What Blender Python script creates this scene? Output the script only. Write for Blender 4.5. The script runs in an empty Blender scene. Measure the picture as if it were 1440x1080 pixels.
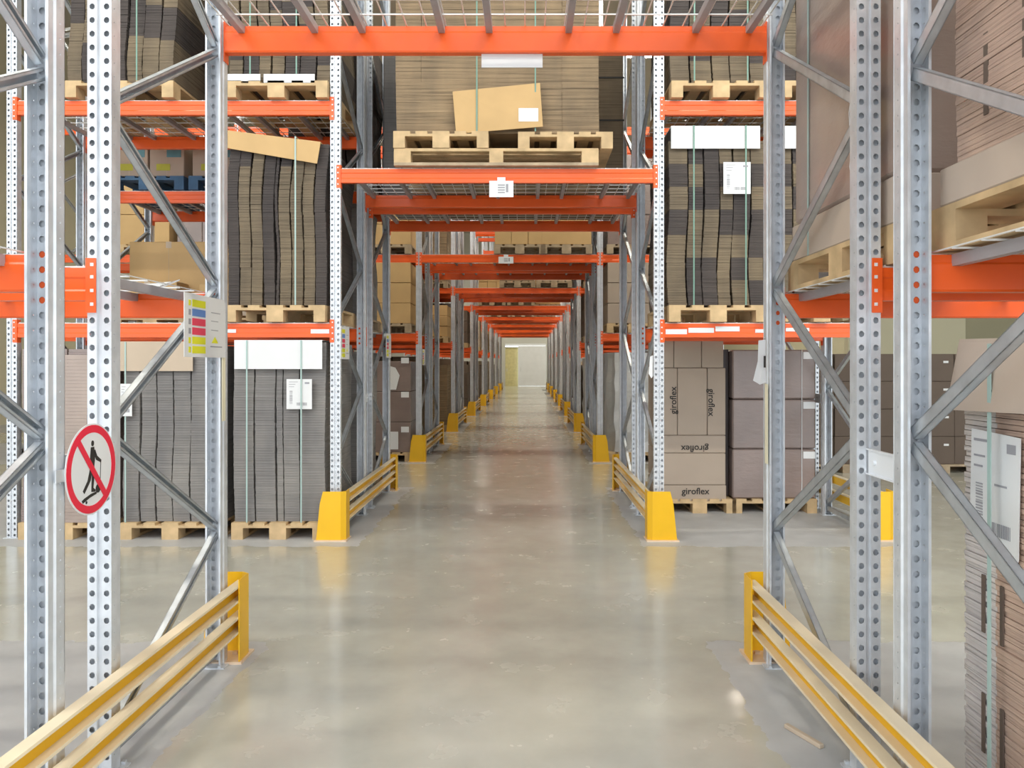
import bpy, bmesh, math, random
from mathutils import Vector, Matrix
R = random.Random(7)
SC = bpy.context.scene
COL = SC.collection
CAMZ = 1.515
F = 1100.0
VX, VY = 739.0, 512.0

# ------------------------------------------------------------------ materials
MATS = {}
def newmat(name):
    m = bpy.data.materials.new(name); m.use_nodes = True
    nt = m.node_tree; b = nt.nodes['Principled BSDF']
    MATS[name] = m
    return m, nt, b
def ramp(nt, fac, stops):
    r = nt.nodes.new('ShaderNodeValToRGB')
    els = r.color_ramp.elements
    while len(els) < len(stops): els.new(0.5)
    for e, (p, c) in zip(els, stops):
        e.position = p; e.color = (c[0], c[1], c[2], 1)
    nt.links.new(fac, r.inputs[0]); return r.outputs[0]
def noise(nt, scale, detail=3, vec=None, rough=0.5):
    n = nt.nodes.new('ShaderNodeTexNoise'); n.inputs['Scale'].default_value = scale
    n.inputs['Detail'].default_value = detail; n.inputs['Roughness'].default_value = rough
    if vec is not None: nt.links.new(vec, n.inputs['Vector'])
    return n.outputs[0]
def coords(nt, scale=(1,1,1), kind='Object'):
    t = nt.nodes.new('ShaderNodeTexCoord'); mp = nt.nodes.new('ShaderNodeMapping')
    mp.inputs['Scale'].default_value = scale
    nt.links.new(t.outputs[kind], mp.inputs[0]); return mp.outputs[0]
def bump(nt, b, h, strength=0.3, dist=0.01):
    n = nt.nodes.new('ShaderNodeBump'); n.inputs['Strength'].default_value = strength
    n.inputs['Distance'].default_value = dist
    nt.links.new(h, n.inputs['Height']); nt.links.new(n.outputs[0], b.inputs['Normal'])
def mul(c, k): return tuple(x*k for x in c)
def simple(name, col, rough=0.5, metal=0.0, var=0.12, scale=6, spec=0.5, coat=0.0):
    m, nt, b = newmat(name)
    v = coords(nt)
    b.inputs['Roughness'].default_value = rough; b.inputs['Metallic'].default_value = metal
    b.inputs['Specular IOR Level'].default_value = spec
    b.inputs['Coat Weight'].default_value = coat
    nt.links.new(ramp(nt, noise(nt, scale, 4, v), [(0.3, mul(col, 1-var)), (0.7, mul(col, 1+var))]), b.inputs['Base Color'])
    return m
def board(name, col, var=0.22, stripes=70, rough=0.85, strength=0.5):
    """cardboard seen on its cut edges: fine horizontal lines and broad blotches"""
    m, nt, b = newmat(name)
    b.inputs['Roughness'].default_value = rough
    v = coords(nt, (1.2, 1.2, stripes)); v2 = coords(nt, (2.6, 2.6, 1.1))
    n1 = noise(nt, 1.0, 3, v, 0.6); n2 = noise(nt, 1.6, 3, v2)
    c1 = ramp(nt, n1, [(0.32, mul(col, 1-var*1.9)), (0.45, mul(col, 1-var*0.3)), (0.7, mul(col, 1+var))])
    mx = nt.nodes.new('ShaderNodeMix'); mx.data_type = 'RGBA'; mx.blend_type = 'MULTIPLY'; mx.inputs[0].default_value = 1
    nt.links.new(c1, mx.inputs[6]); nt.links.new(ramp(nt, n2, [(0.3, (0.78,0.78,0.8)), (0.7, (1.15,1.13,1.08))]), mx.inputs[7])
    nt.links.new(mx.outputs[2], b.inputs['Base Color'])
    bump(nt, b, n1, strength, 0.006)
    return m
def wrapped(name, col, rough=0.25):
    """cardboard behind stretch film: crinkled, glossy"""
    m, nt, b = newmat(name)
    v = coords(nt, (3, 3, 9)); n = noise(nt, 3, 5, v, 0.6)
    v2 = coords(nt, (1, 1, 1)); n2 = noise(nt, 2.2, 3, v2)
    nt.links.new(ramp(nt, n2, [(0.3, mul(col, .86)), (0.7, mul(col, 1.12))]), b.inputs['Base Color'])
    b.inputs['Roughness'].default_value = rough
    b.inputs['Coat Weight'].default_value = 0.35; b.inputs['Coat Roughness'].default_value = 0.15
    bump(nt, b, n, 0.35, 0.01)
    return m

M_GALV = simple('galvanised_steel', (0.66,0.69,0.73), 0.36, 0.35, 0.10, 14)
M_GALV2 = simple('galvanised_bracing', (0.52,0.56,0.60), 0.40, 0.6, 0.12, 14)
M_ORANGE = simple('orange_enamel', (0.86,0.115,0.014), 0.32, 0, 0.10, 2.2, 0.5)
M_CONN = simple('orange_connector', (0.86,0.12,0.02), 0.35, 0, 0.05, 4)
M_YEL = simple('yellow_enamel', (0.88,0.50,0.012), 0.35, 0, 0.05, 3)
M_RAIL = simple('yellow_paint_lit_cream', (0.82,0.70,0.50), 0.45, 0, 0.06, 5)  # yellow rail paint with the flanges' white reflections painted in as cream
M_WOOD = simple('pallet_wood', (0.56,0.40,0.22), 0.8, 0, 0.22, 7)
M_WOOD2 = simple('worn_pallet_wood', (0.40,0.31,0.21), 0.85, 0, 0.25, 7)
M_BLUE = simple('blue_pallet_paint', (0.05,0.12,0.22), 0.7, 0, 0.2, 7)
M_KRAFT = simple('kraft_board', (0.56,0.37,0.17), 0.8, 0, 0.06, 3)
M_KRAFT2 = simple('pale_kraft_board', (0.52,0.42,0.32), 0.8, 0, 0.05, 3)
M_CARTON = simple('grey_brown_carton', (0.40,0.325,0.26), 0.75, 0, 0.05, 2)
M_DKCART = simple('dark_brown_carton', (0.125,0.092,0.072), 0.75, 0, 0.08, 2)
M_TRAY = simple('tray_board', (0.50,0.41,0.34), 0.8, 0, 0.05, 2)
M_B_GREY = board('grey_board_edges', (0.225,0.215,0.21), 0.12)
M_B_DARK = board('dark_board_edges', (0.062,0.051,0.048))
M_B_OLIVE = board('olive_board_edges', (0.165,0.128,0.085))
M_B_TAN = board('tan_board_edges', (0.25,0.18,0.108), stripes=45)
M_B_PINK = board('rosy_board_edges', (0.50,0.36,0.29), stripes=130, strength=0.9, var=.14)
M_B_LGREY = board('light_grey_board_edges', (0.60,0.56,0.55), stripes=130, strength=0.9, var=.14)
M_WRAP = wrapped('film_wrapped_board', (0.25,0.19,0.17))
M_WRAP2 = wrapped('film_wrapped_brown_load', (0.37,0.29,0.25), 0.4)
M_WRAPG = wrapped('silver_grey_film', (0.55,0.56,0.56), 0.3)
M_DARKF = simple('dark_film', (0.07,0.055,0.055), 0.35, 0, 0.1, 4)
M_WHITE = simple('white_sheet', (0.74,0.75,0.76), 0.6, 0, 0.02, 3)
M_WSTEEL = simple('white_steel', (0.82,0.85,0.89), 0.5, 0, 0.03, 3)
M_PALEY = simple('pale_yellow_strip', (0.85,0.80,0.60), 0.6, 0, 0.02, 3)
M_BLACK = simple('black_ink', (0.025,0.022,0.02), 0.7, 0, 0.02, 3)
M_GREYINK = simple('grey_ink', (0.33,0.33,0.36), 0.7, 0, 0.05, 3)
M_RED = simple('sign_red', (0.78,0.02,0.055), 0.4, 0, 0.03, 3)
M_SYEL = simple('sign_yellow', (0.75,0.75,0.03), 0.5, 0, 0.03, 3)
M_SBLUE = simple('sign_blue', (0.13,0.27,0.62), 0.5, 0, 0.03, 3)
M_SRED = simple('sign_rose_red', (0.80,0.06,0.12), 0.5, 0, 0.03, 3)
M_STRAP = simple('green_strap', (0.16,0.30,0.24), 0.4, 0, 0.05, 3)
M_STRAPL = simple('pale_green_strap', (0.38,0.52,0.49), 0.4, 0, 0.05, 3)
M_WIRE = simple('wire_mesh_steel', (0.75,0.75,0.73), 0.4, 0.2, 0.05, 3)
M_BAR = simple('deck_support_bar', (0.38,0.36,0.38), 0.5, 0.3, 0.1, 3)
M_WALL = simple('cream_wall_paint', (0.52,0.49,0.36), 0.8, 0, 0.03, 0.5)
M_WALLD = simple('olive_wall_paint', (0.30,0.28,0.19), 0.8, 0, 0.03, 0.5)
M_WALLG = simple('pale_grey_wall_paint', (0.55,0.55,0.50), 0.8, 0, 0.03, 0.5)
M_CEIL = simple('ceiling_panels', (0.42,0.40,0.34), 0.9, 0, 0.05, 0.3)
M_HOUS = simple('lamp_housing', (0.7,0.7,0.7), 0.4, 0, 0.02, 3)
def emis(name, col, s):
    m, nt, b = newmat(name)
    b.inputs['Emission Color'].default_value = (*col, 1); b.inputs['Emission Strength'].default_value = s
    b.inputs['Base Color'].default_value = (*col, 1); return m
M_TUBE = emis('lamp_tube', (1, .95, .84), 60)

def concrete():
    m, nt, b = newmat('polished_concrete')
    v = coords(nt, (1,1,1)); n1 = noise(nt, 0.55, 6, v, 0.62); n2 = noise(nt, 4.0, 4, v, 0.55); n3 = noise(nt, 45, 3, v)
    c = ramp(nt, n1, [(0.32, (0.45,0.445,0.385)), (0.5, (0.51,0.505,0.445)), (0.68, (0.555,0.555,0.505))])
    mx = nt.nodes.new('ShaderNodeMix'); mx.data_type = 'RGBA'; mx.blend_type = 'MULTIPLY'; mx.inputs[0].default_value = 1
    nt.links.new(c, mx.inputs[6]); nt.links.new(ramp(nt, n2, [(0.3, (0.93,0.93,0.93)), (0.7, (1.05,1.05,1.05))]), mx.inputs[7])
    r = nt.nodes.new('ShaderNodeMapRange'); r.inputs[3].default_value = 0.16; r.inputs[4].default_value = 0.34
    nt.links.new(n2, r.inputs[0])
    # unsealed grey concrete under every rack row, sealed olive concrete in the aisles
    sep = nt.nodes.new('ShaderNodeSeparateXYZ'); nt.links.new(v, sep.inputs[0])
    def M(op, a, b_=None):
        q = nt.nodes.new('ShaderNodeMath'); q.operation = op
        for i, z in enumerate((a, b_)):
            if z is None: continue
            if isinstance(z, (int, float)): q.inputs[i].default_value = z
            else: nt.links.new(z, q.inputs[i])
        return q.outputs[0]
    wob = M('MULTIPLY', M('SUBTRACT', n2, .5), .22)
    yy = M('ADD', sep.outputs[1], wob); xx = M('ADD', sep.outputs[0], wob)
    my = M('LESS_THAN', M('FRACT', M('DIVIDE', M('SUBTRACT', yy, 6.811-.32), 5.345)), (2.525+.6)/5.345)
    mxx = M('GREATER_THAN', M('ABSOLUTE', M('ADD', xx, .21)), 1.19)
    mr = M('LESS_THAN', xx, 3.3)
    mask = M('MULTIPLY', M('MULTIPLY', my, mxx), mr)
    mm = nt.nodes.new('ShaderNodeMix'); mm.data_type = 'RGBA'
    nt.links.new(mask, mm.inputs[0]); nt.links.new(mx.outputs[2], mm.inputs[6])
    nt.links.new(ramp(nt, n2, [(0.3, (0.41,0.415,0.42)), (0.7, (0.50,0.505,0.51))]), mm.inputs[7])
    nt.links.new(mm.outputs[2], b.inputs['Base Color'])
    nt.links.new(M('ADD', r.outputs[0], M('MULTIPLY', mask, .3)), b.inputs['Roughness'])
    nt.links.new(M('SUBTRACT', .5, M('MULTIPLY', mask, .45)), b.inputs['Coat Weight'])
    b.inputs['Specular IOR Level'].default_value = 0.6; b.inputs['Coat Weight'].default_value = .5; b.inputs['Coat Roughness'].default_value = .13
    return m
M_FLOOR = concrete()
M_STRIP = simple('unsealed_concrete', (0.40,0.405,0.40), 0.55, 0, 0.08, 5)

# ------------------------------------------------------------------ mesh building
class MB:
    def __init__(s): s.v = []; s.f = []; s.mi = []; s.m = 0
    def box(s, x0, x1, y0, y1, z0, z1, rz=0.0, tilt=None):
        i = len(s.v)
        cx, cy = (x0+x1)/2, (y0+y1)/2
        for z in (z0, z1):
            for x, y in ((x0,y0),(x1,y0),(x1,y1),(x0,y1)):
                if rz:
                    c, n = math.cos(rz), math.sin(rz); dx, dy = x-cx, y-cy
                    x, y = cx+dx*c-dy*n, cy+dx*n+dy*c
                s.v.append((x,y,z))
        for q in ((0,3,2,1),(4,5,6,7),(0,1,5,4),(1,2,6,5),(2,3,7,6),(3,0,4,7)):
            s.f.append(tuple(i+k for k in q)); s.mi.append(s.m)
        return s
    def poly(s, pts):
        i = len(s.v); s.v += [tuple(p) for p in pts]; s.f.append(tuple(range(i, i+len(pts)))); s.mi.append(s.m); return s
    def prism(s, pts, ext):
        """closed solid: polygon pts (3D) extruded by vector ext"""
        i = len(s.v); n = len(pts); e = Vector(ext)
        s.v += [tuple(p) for p in pts] + [tuple(Vector(p)+e) for p in pts]
        s.f.append(tuple(range(i+n-1, i-1, -1))); s.f.append(tuple(range(i+n, i+2*n))); s.mi += [s.m]*2
        for k in range(n):
            a, b = i+k, i+(k+1) % n
            s.f.append((a, b, b+n, a+n)); s.mi.append(s.m)
        return s
    def bar(s, a, b, w, h, up=(0,0,1)):
        """rectangular bar from a to b, width w across, height h along up"""
        a, b = Vector(a), Vector(b); d = (b-a).normalized(); u = Vector(up)
        side = d.cross(u).normalized(); u = side.cross(d).normalized()
        pts = [a+side*(w/2)*i+u*(h/2)*j for i, j in ((-1,-1),(1,-1),(1,1),(-1,1))]
        return s.prism(pts, b-a)
    def tube(s, pts, r, n=6):
        pts = [Vector(p) for p in pts]; base = len(s.v)
        for k, p in enumerate(pts):
            d = (pts[min(k+1, len(pts)-1)]-pts[max(k-1, 0)]).normalized()
            u = Vector((0,0,1)) if abs(d.z) < .9 else Vector((1,0,0))
            a = d.cross(u).normalized(); c = a.cross(d)
            for j in range(n):
                t = 2*math.pi*j/n
                s.v.append(tuple(p+a*r*math.cos(t)+c*r*math.sin(t)))
        for k in range(len(pts)-1):
            for j in range(n):
                a0 = base+k*n+j; a1 = base+k*n+(j+1) % n
                s.f.append((a0, a1, a1+n, a0+n)); s.mi.append(s.m)
        s.f.append(tuple(base+j for j in range(n-1,-1,-1))); s.f.append(tuple(base+(len(pts)-1)*n+j for j in range(n))); s.mi += [s.m]*2
        return s
    def mesh(s, name, mats, bevel=0.0):
        me = bpy.data.meshes.new(name); me.from_pydata(s.v, [], s.f)
        if not isinstance(mats, (list, tuple)): mats = [mats]
        for m in mats: me.materials.append(m)
        me.polygons.foreach_set('material_index', s.mi)
        bm = bmesh.new(); bm.from_mesh(me)
        bmesh.ops.recalc_face_normals(bm, faces=bm.faces)
        if bevel: bmesh.ops.bevel(bm, geom=list(bm.edges), offset=bevel, segments=1, affect='EDGES')
        bm.to_mesh(me); bm.free(); me.update()
        return me
    def build(s, name, mats, parent=None, bevel=0.0, label=None):
        return link(name, s.mesh(name, mats, bevel), parent, label)

def link(name, me, parent=None, label=None, loc=None, rz=None):
    o = bpy.data.objects.new(name, me); COL.objects.link(o)
    if parent is not None: o.parent = parent
    if label: o['label'] = label
    if loc: o.location = loc
    if rz: o.rotation_euler.z = rz
    return o
def tag(o, label, cat, group=None, kind=None):
    o['label'] = label; o['category'] = cat
    if group: o['group'] = group
    if kind: o['kind'] = kind
    return o
def thing(name, loc, label, cat, group=None, rz=0):
    o = bpy.data.objects.new(name, None); COL.objects.link(o); o.empty_display_size = 0.1
    o.location = loc; o.rotation_euler.z = rz
    return tag(o, label, cat, group)
def structure(o): o['kind'] = 'structure'; return o
def dup(o, parent=None):
    c = o.copy(); COL.objects.link(c); c.parent = parent
    for ch in list(o.children): dup(ch, c)
    return c
PROTO = []
def drop(o):
    for ch in list(o.children): drop(ch)
    bpy.data.objects.remove(o)
def bumpy_disc(mb, c, r, axis, n=32):
    pass

# ------------------------------------------------------------------ rack hardware (prototypes)
UW, UD = 0.088, 0.075           # upright width and depth
FD = 1.115                      # depth of a frame over both uprights
HGT = 7.6
def upright_mesh(lip):
    """omega profile with real holes: perforated web at y=0, sides running to +y"""
    v, f, cache = [], [], {}
    def V(p):
        k = tuple(round(c, 5) for c in p)
        if k not in cache: cache[k] = len(v); v.append(k)
        return cache[k]
    def quad(*p): f.append(tuple(V(q) for q in p))
    # profile runs as (x,y) points; holes on segments flagged
    prof = [(-lip,.075,0), (-.038,.075,0), (-.038,.047,0), (-.044,.041,'s'), (-.044,0,'h'), (-.009,0,0), (-.006,.009,0), (.006,.009,0), (.009,0,'h'), (.044,0,'s'), (.044,.041,0), (.038,.047,0), (.038,.075,0), (lip,.075,0)]
    n = int(HGT/.05)
    for i in range(len(prof)-1):
        (x0,y0,_), (x1,y1,_) = prof[i], prof[i+1]; kind = prof[i][2]
        if not kind:
            # long plain strips; seams match hole cells
            for k in range(0, n):
                z0, z1 = k*.05, (k+1)*.05
                quad((x0,y0,z0),(x1,y1,z0),(x1,y1,z1),(x0,y0,z1))
            continue
        r = .0105 if kind == 'h' else .0035
        L = math.hypot(x1-x0, y1-y0); ux, uy = (x1-x0)/L, (y1-y0)/L
        def P(a, z): return (x0+ux*a, y0+uy*a, z)
        for k in range(n):
            z0, z1 = k*.05, (k+1)*.05; zc, ac = (z0+z1)/2, L/2
            m = 8 if kind == 'h' else 4
            ring = [P(ac+r*math.cos(2*math.pi*(j+.5)/m), zc+(1.12 if kind == 'h' else 1)*r*math.sin(2*math.pi*(j+.5)/m)) for j in range(m)]
            A, B, C_, D = P(0,z0), P(L,z0), P(L,z1), P(0,z1)
            if m == 4:
                # ring order: up-right, up-left, low-left, low-right
                quad(ring[0], C_, D, ring[1]); quad(ring[1], D, A, ring[2]); quad(ring[2], A, B, ring[3]); quad(ring[3], B, C_, ring[0])
            else:
                quad(ring[0], C_, ring[1]); quad(ring[1], C_, D, ring[2]); quad(ring[2], D, ring[3]); quad(ring[3], D, A, ring[4])
                quad(ring[4], A, ring[5]); quad(ring[5], A, B, ring[6]); quad(ring[6], B, ring[7]); quad(ring[7], B, C_, ring[0])
    # backing strips added behind (or outside) the perforated flats to shade the holes dark
    ys_ = .022 if lip < .02 else -.010
    for sx in (-1, 1):
        for k in range(0, n, 10):
            quad((sx*.010,ys_,k*.05),(sx*.0415,ys_,k*.05),(sx*.0415,ys_,(k+10)*.05),(sx*.010,ys_,(k+10)*.05))
        if ys_ < 0:
            for xe in (.010,.0415):
                quad((sx*xe,ys_,0),(sx*xe,-.001,0),(sx*xe,-.001,n*.05),(sx*xe,ys_,n*.05))
    me = bpy.data.meshes.new('upright'); me.from_pydata(v, [], f)
    bm = bmesh.new(); bm.from_mesh(me); bmesh.ops.recalc_face_normals(bm, faces=bm.faces)
    bmesh.ops.solidify(bm, geom=list(bm.faces), thickness=0.002)
    bm.to_mesh(me); bm.free(); me.materials.append(M_GALV)
    return me
UPR = upright_mesh(.011); UPR_REAR = upright_mesh(.029)
FOOT = MB().box(-.065,.065,-.02,.10,0,.006).box(-.05,-.035,.085,.1,.006,.016).box(.035,.05,.085,.1,.006,.016).mesh('base_plate', M_GALV)
def brace_mesh(a, b):
    """open C channel between two points of the plane x=0"""
    a, b = Vector(a), Vector(b); d = (b-a).normalized(); n = Vector((1,0,0)); u = n.cross(d)
    w, h, t = .030, .040, .003
    m = MB()
    m.prism([a+u*(-h/2)+n*(-w/2), a+u*(h/2)+n*(-w/2), a+u*(h/2)+n*(-w/2+t), a+u*(-h/2)+n*(-w/2+t)], b-a)
    for s in (-1, 1):
        m.prism([a+u*(s*h/2)+n*(-w/2), a+u*(s*h/2)+n*(w/2), a+u*(s*(h/2-t))+n*(w/2), a+u*(s*(h/2-t))+n*(-w/2)], b-a)
        m.prism([a+u*(s*h/2)+n*(w/2-t), a+u*(s*(h/2-.011))+n*(w/2-t), a+u*(s*(h/2-.011))+n*(w/2), a+u*(s*h/2)+n*(w/2)], b-a)
    return m.mesh('brace', M_GALV2)
def bolt_mesh(y, z): return None
def frame_braces(near_front):
    """zigzag bracing; near_front = heights (m) of nodes on the front upright"""
    yf, yr = .055, FD-.055
    if near_front: fr, rr = [.10, 1.27, 2.47, 3.67, 4.87, 6.07, 7.27], [.68, 1.90, 3.10, 4.30, 5.50, 6.70]
    else: fr, rr = [.68, 1.90, 3.10, 4.30, 5.50, 6.70], [.10, 1.27, 2.47, 3.67, 4.87, 6.07, 7.27]
    nodes = sorted([(z, yf) for z in fr]+[(z, yr) for z in rr])
    out = []
    for (z0, y0), (z1, y1) in zip(nodes, nodes[1:]):
        out.append(brace_mesh((0, y0, z0+.022), (0, y1, z1-.022)))
    out.append(brace_mesh((0, yf, nodes[0][0]-.03), (0, yr, nodes[0][0]-.03)))
    return out
BR = {True: frame_braces(True), False: frame_braces(False)}
def make_frame(x_left, y, label, kind_front, group='galvanised upright frames of the pallet racks'):
    t = thing('upright_frame', (x_left+UW/2, y, 0), label, 'rack frame', group)
    link('upright', UPR, t)
    u = link('upright', UPR_REAR, t, loc=(0, FD, 0), rz=math.pi)
    link('base_plate', FOOT, t); link('base_plate', FOOT, t, loc=(0, FD, 0), rz=math.pi)
    for b in BR[kind_front]: link('brace', b, t)
    return t

BH = 0.12
def beam_mesh(L, h=BH):
    """box beam with a stepped front face"""
    m = MB()
    prof = [(0,0), (0,h*.28), (.004,h*.34), (.004,h*.66), (0,h*.72), (0,h), (.045,h), (.045,h*.80), (.049,h*.74), (.049,h*.06), (.045,0)]
    m.prism([(0, y, z) for y, z in prof], (L, 0, 0))
    return m.mesh('beam_profile', M_ORANGE)
def conn_mesh():
    m = MB()
    m.box(0, .004, -.004, .05, -.045, .155)             # plate against the upright side (beam end)
    m.box(-.034, .004, -.006, -.002, -.045, .155)           # lip hooked on the upright face
    m.m = 1
    for z in (-.02, .03, .08, .125): m.box(-.026, -.014, -.0075, -.005, z, z+.012)
    return m.mesh('beam_connector', [M_CONN, M_WHITE])
CONN = conn_mesh()
CONN_R = CONN.copy(); CONN_R.transform(Matrix.Scale(-1, 4, (1,0,0))); CONN_R.flip_normals()
BEAMS = {}
def make_beam(x0, x1, yface, ztop, label, rear=False, h=BH, group='orange rack beams'):
    """beam between uprights; yface = outer face plane of the upright it hooks on"""
    L = x1-x0; key = (round(L,3), h)
    if key not in BEAMS: BEAMS[key] = beam_mesh(L, h)
    t = thing('rack_beam', (x0, yface, ztop-h), label, 'beam', group)
    if rear:
        t.rotation_euler.z = math.pi; t.location.x = x1
    link('beam_profile', BEAMS[key], t)
    a = link('beam_connector', CONN, t); b = link('beam_connector', CONN_R, t, loc=(L, 0, 0))
    return t

DECKS = {}
def make_deck(x0, x1, y, ztop, label):
    """wire mesh deck on support bars spanning the two beams of one rack"""
    L = round(x1-x0, 3)
    if L not in DECKS:
        m = MB(); n = int(L/.1)
        for i in range(n+1):
            x = .02+(L-.04)*i/n; m.box(x-.003, x+.003, .01, FD-.01, .004, .0084)
        for j in range(8):
            yy = .012+(FD-.024)*j/7; m.box(.01, L-.01, yy-.0035, yy+.0035, -.002, .004)
        mesh = m.mesh('wire_mesh', M_WIRE)
        bars = []
        nb = max(4, int(round(L/.36)))
        for i in range(nb+1):
            x = .09+(L-.18)*i/nb + (.05 if i % 2 else -.03)*(0 < i < nb)
            bars.append(MB().box(x-.016, x+.016, .046, FD-.046, -.040, -.002).box(x-.024, x+.024, .002, .046, -.0022, -.001).box(x-.024, x+.024, FD-.046, FD-.002, -.0022, -.001).mesh('support_bar', M_BAR))
        DECKS[L] = (mesh, bars)
    t = thing('wire_deck', (x0, y, ztop+.003), label, 'wire deck', 'wire decks lying on the rack beams')
    mesh, bars = DECKS[L]
    link('wire_mesh', mesh, t)
    for b in bars: link('support_bar', b, t)
    return t

# ------------------------------------------------------------------ guards
def end_plate_mesh(sgn):
    """folded end plate. local: x grows toward the aisle (0 = aisle side), y=0 front face"""
    s = sgn; m = MB(); t = .006; H = .425
    pts = [(-.26*s,0,0), (-.035*s,0,0), (0,0.035,0)]
    prof = [(-.25*s,0.012), (-.04*s,0.012), (-.04*s,H), (-.192*s,H), (-.218*s,H-.10)]
    m.prism([(x,0,z) for x,z in prof], (0,t,0))
    # bent corner and aisle-side flange
    m.prism([(-.04*s,0,.012),(-.04*s,0,H),(0,.03,H),(0,.03,.012)], (-.004*s,.006,0))
    m.box(min(0,-t*s), max(0,-t*s), .03, .16, .012, H)
    m.m = 1
    return m
def foot_mesh(s):
    m = MB(); m.box(min(-.265*s,.012*s), max(-.265*s,.012*s), -.022, .168, 0, .012)
    for x, y in ((-.24,.05),(-.06,.05),(-.24,.14)): m.box(x*s-.012, x*s+.012, y-.012, y+.012, .012, .026)
    return m
EP = {s: end_plate_mesh(s).mesh('end_plate', [M_YEL, M_YEL]) for s in (1,-1)}
FT = {s: foot_mesh(s).mesh('foot_plate', simple('scuffed_foot_plate', (0.74,0.56,0.40), 0.5, 0, 0.1, 6) if s == 1 else MATS['scuffed_foot_plate']) for s in (1,-1)}
RAILM = {}
def rail_mesh(L, s, z):
    """C rail open to the aisle; s=+1 when the aisle lies at +x"""
    m = MB(); h, w = .072, .048
    x0, x1 = (0, .006) if s > 0 else (-.006, 0)
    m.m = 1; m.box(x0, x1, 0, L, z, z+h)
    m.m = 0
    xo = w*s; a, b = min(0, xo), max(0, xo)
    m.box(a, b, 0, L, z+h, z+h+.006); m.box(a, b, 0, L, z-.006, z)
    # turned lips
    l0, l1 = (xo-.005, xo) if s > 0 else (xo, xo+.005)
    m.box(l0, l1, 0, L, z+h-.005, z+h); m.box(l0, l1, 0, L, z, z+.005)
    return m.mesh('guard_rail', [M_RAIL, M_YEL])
def make_guard(xface, s, y0, y1, label):
    """xface = aisle-side face of uprights; s=+1 when the aisle lies at +x of it"""
    t = thing('rack_guard', (xface+.018*s, y0-.13, 0), label, 'rack guard', 'yellow guard rails along the aisle')
    link('end_plate', EP[s], t, loc=(.055*s, 0, 0)); link('foot_plate', FT[s], t, loc=(.055*s, 0, 0))
    Ltot = (y1+.13)-(y0-.13)
    e2 = link('end_plate', EP[-s], t, loc=(.055*s, Ltot, 0), rz=math.pi)
    f2 = link('foot_plate', FT[-s], t, loc=(.055*s, Ltot, 0), rz=math.pi)
    L = Ltot-.08; key = (round(L,2), s)
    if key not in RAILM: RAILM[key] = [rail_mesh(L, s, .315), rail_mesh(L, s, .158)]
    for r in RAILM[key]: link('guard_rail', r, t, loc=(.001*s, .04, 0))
    return t

# ------------------------------------------------------------------ pallets
def pallet_parts(W, D, wood, wood2):
    out = []
    m = MB(); n = 5
    ws = [.145,.1,.145,.1,.145]; gap = (W-sum(ws))/4; x = 0
    for w in ws: m.box(x, x+w, 0, D, .122, .144); x += w+gap
    for y in (0, D/2-.072, D-.145): m.box(0, W, y, y+.145, .100, .122)
    out.append(('top_deck', m.mesh('top_deck', wood)))
    for i, xx in enumerate((0, W/2-.072, W-.1)):
        for j, yy in enumerate((0, D/2-.072, D-.145)):
            w = .145 if i == 1 else .1
            out.append(('block', MB().box(xx, xx+w, yy, yy+.145, .022, .100).mesh('block', wood)))
        out.append(('bottom_board', MB().box(xx, xx+(.145 if i == 1 else .1), 0, D, 0, .022).mesh('bottom_board', wood2)))
    return out
PAL = {}
def make_pallet(x0, y0, z, W, D, label, wood='w', simplepal=False, rz=0, group='wooden pallets under the stacks'):
    mats = {'w': (M_WOOD, M_WOOD), 'd': (M_WOOD2, M_WOOD2), 'b': (M_BLUE, M_BLUE)}[wood]
    key = (round(W,3), round(D,3), wood)
    if key not in PAL: PAL[key] = pallet_parts(W, D, *mats)
    t = thing('pallet', (x0, y0, z), label, 'pallet', group, rz)
    for nm, me in PAL[key]: link(nm, me, t)
    return t
FARPAL = {}
def make_far_pallet(x0, y0, z, W, D, label, wood=M_WOOD2):
    key = (round(W,3), round(D,3), wood.name)
    if key not in FARPAL:
        m = MB()
        for i in range(5):
            w = .13; x = (W-w)*i/4; m.box(x, x+w, 0, D, .122, .144)
        for y in (0, D/2-.07, D-.145): m.box(0, W, y, y+.145, .1, .122)
        for xx in (0, W/2-.072, W-.1):
            for yy in (0, D/2-.072, D-.145): m.box(xx, xx+(.145 if 0 < xx < W-.11 else .1), yy, yy+.145, .022, .1)
            m.box(xx, xx+(.145 if 0 < xx < W-.11 else .1), 0, D, 0, .022)
        FARPAL[key] = m.mesh('pallet', wood)
    o = link('pallet', FARPAL[key], loc=(x0, y0, z))
    return tag(o, label, 'pallet', 'wooden pallets under the stacks')

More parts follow.
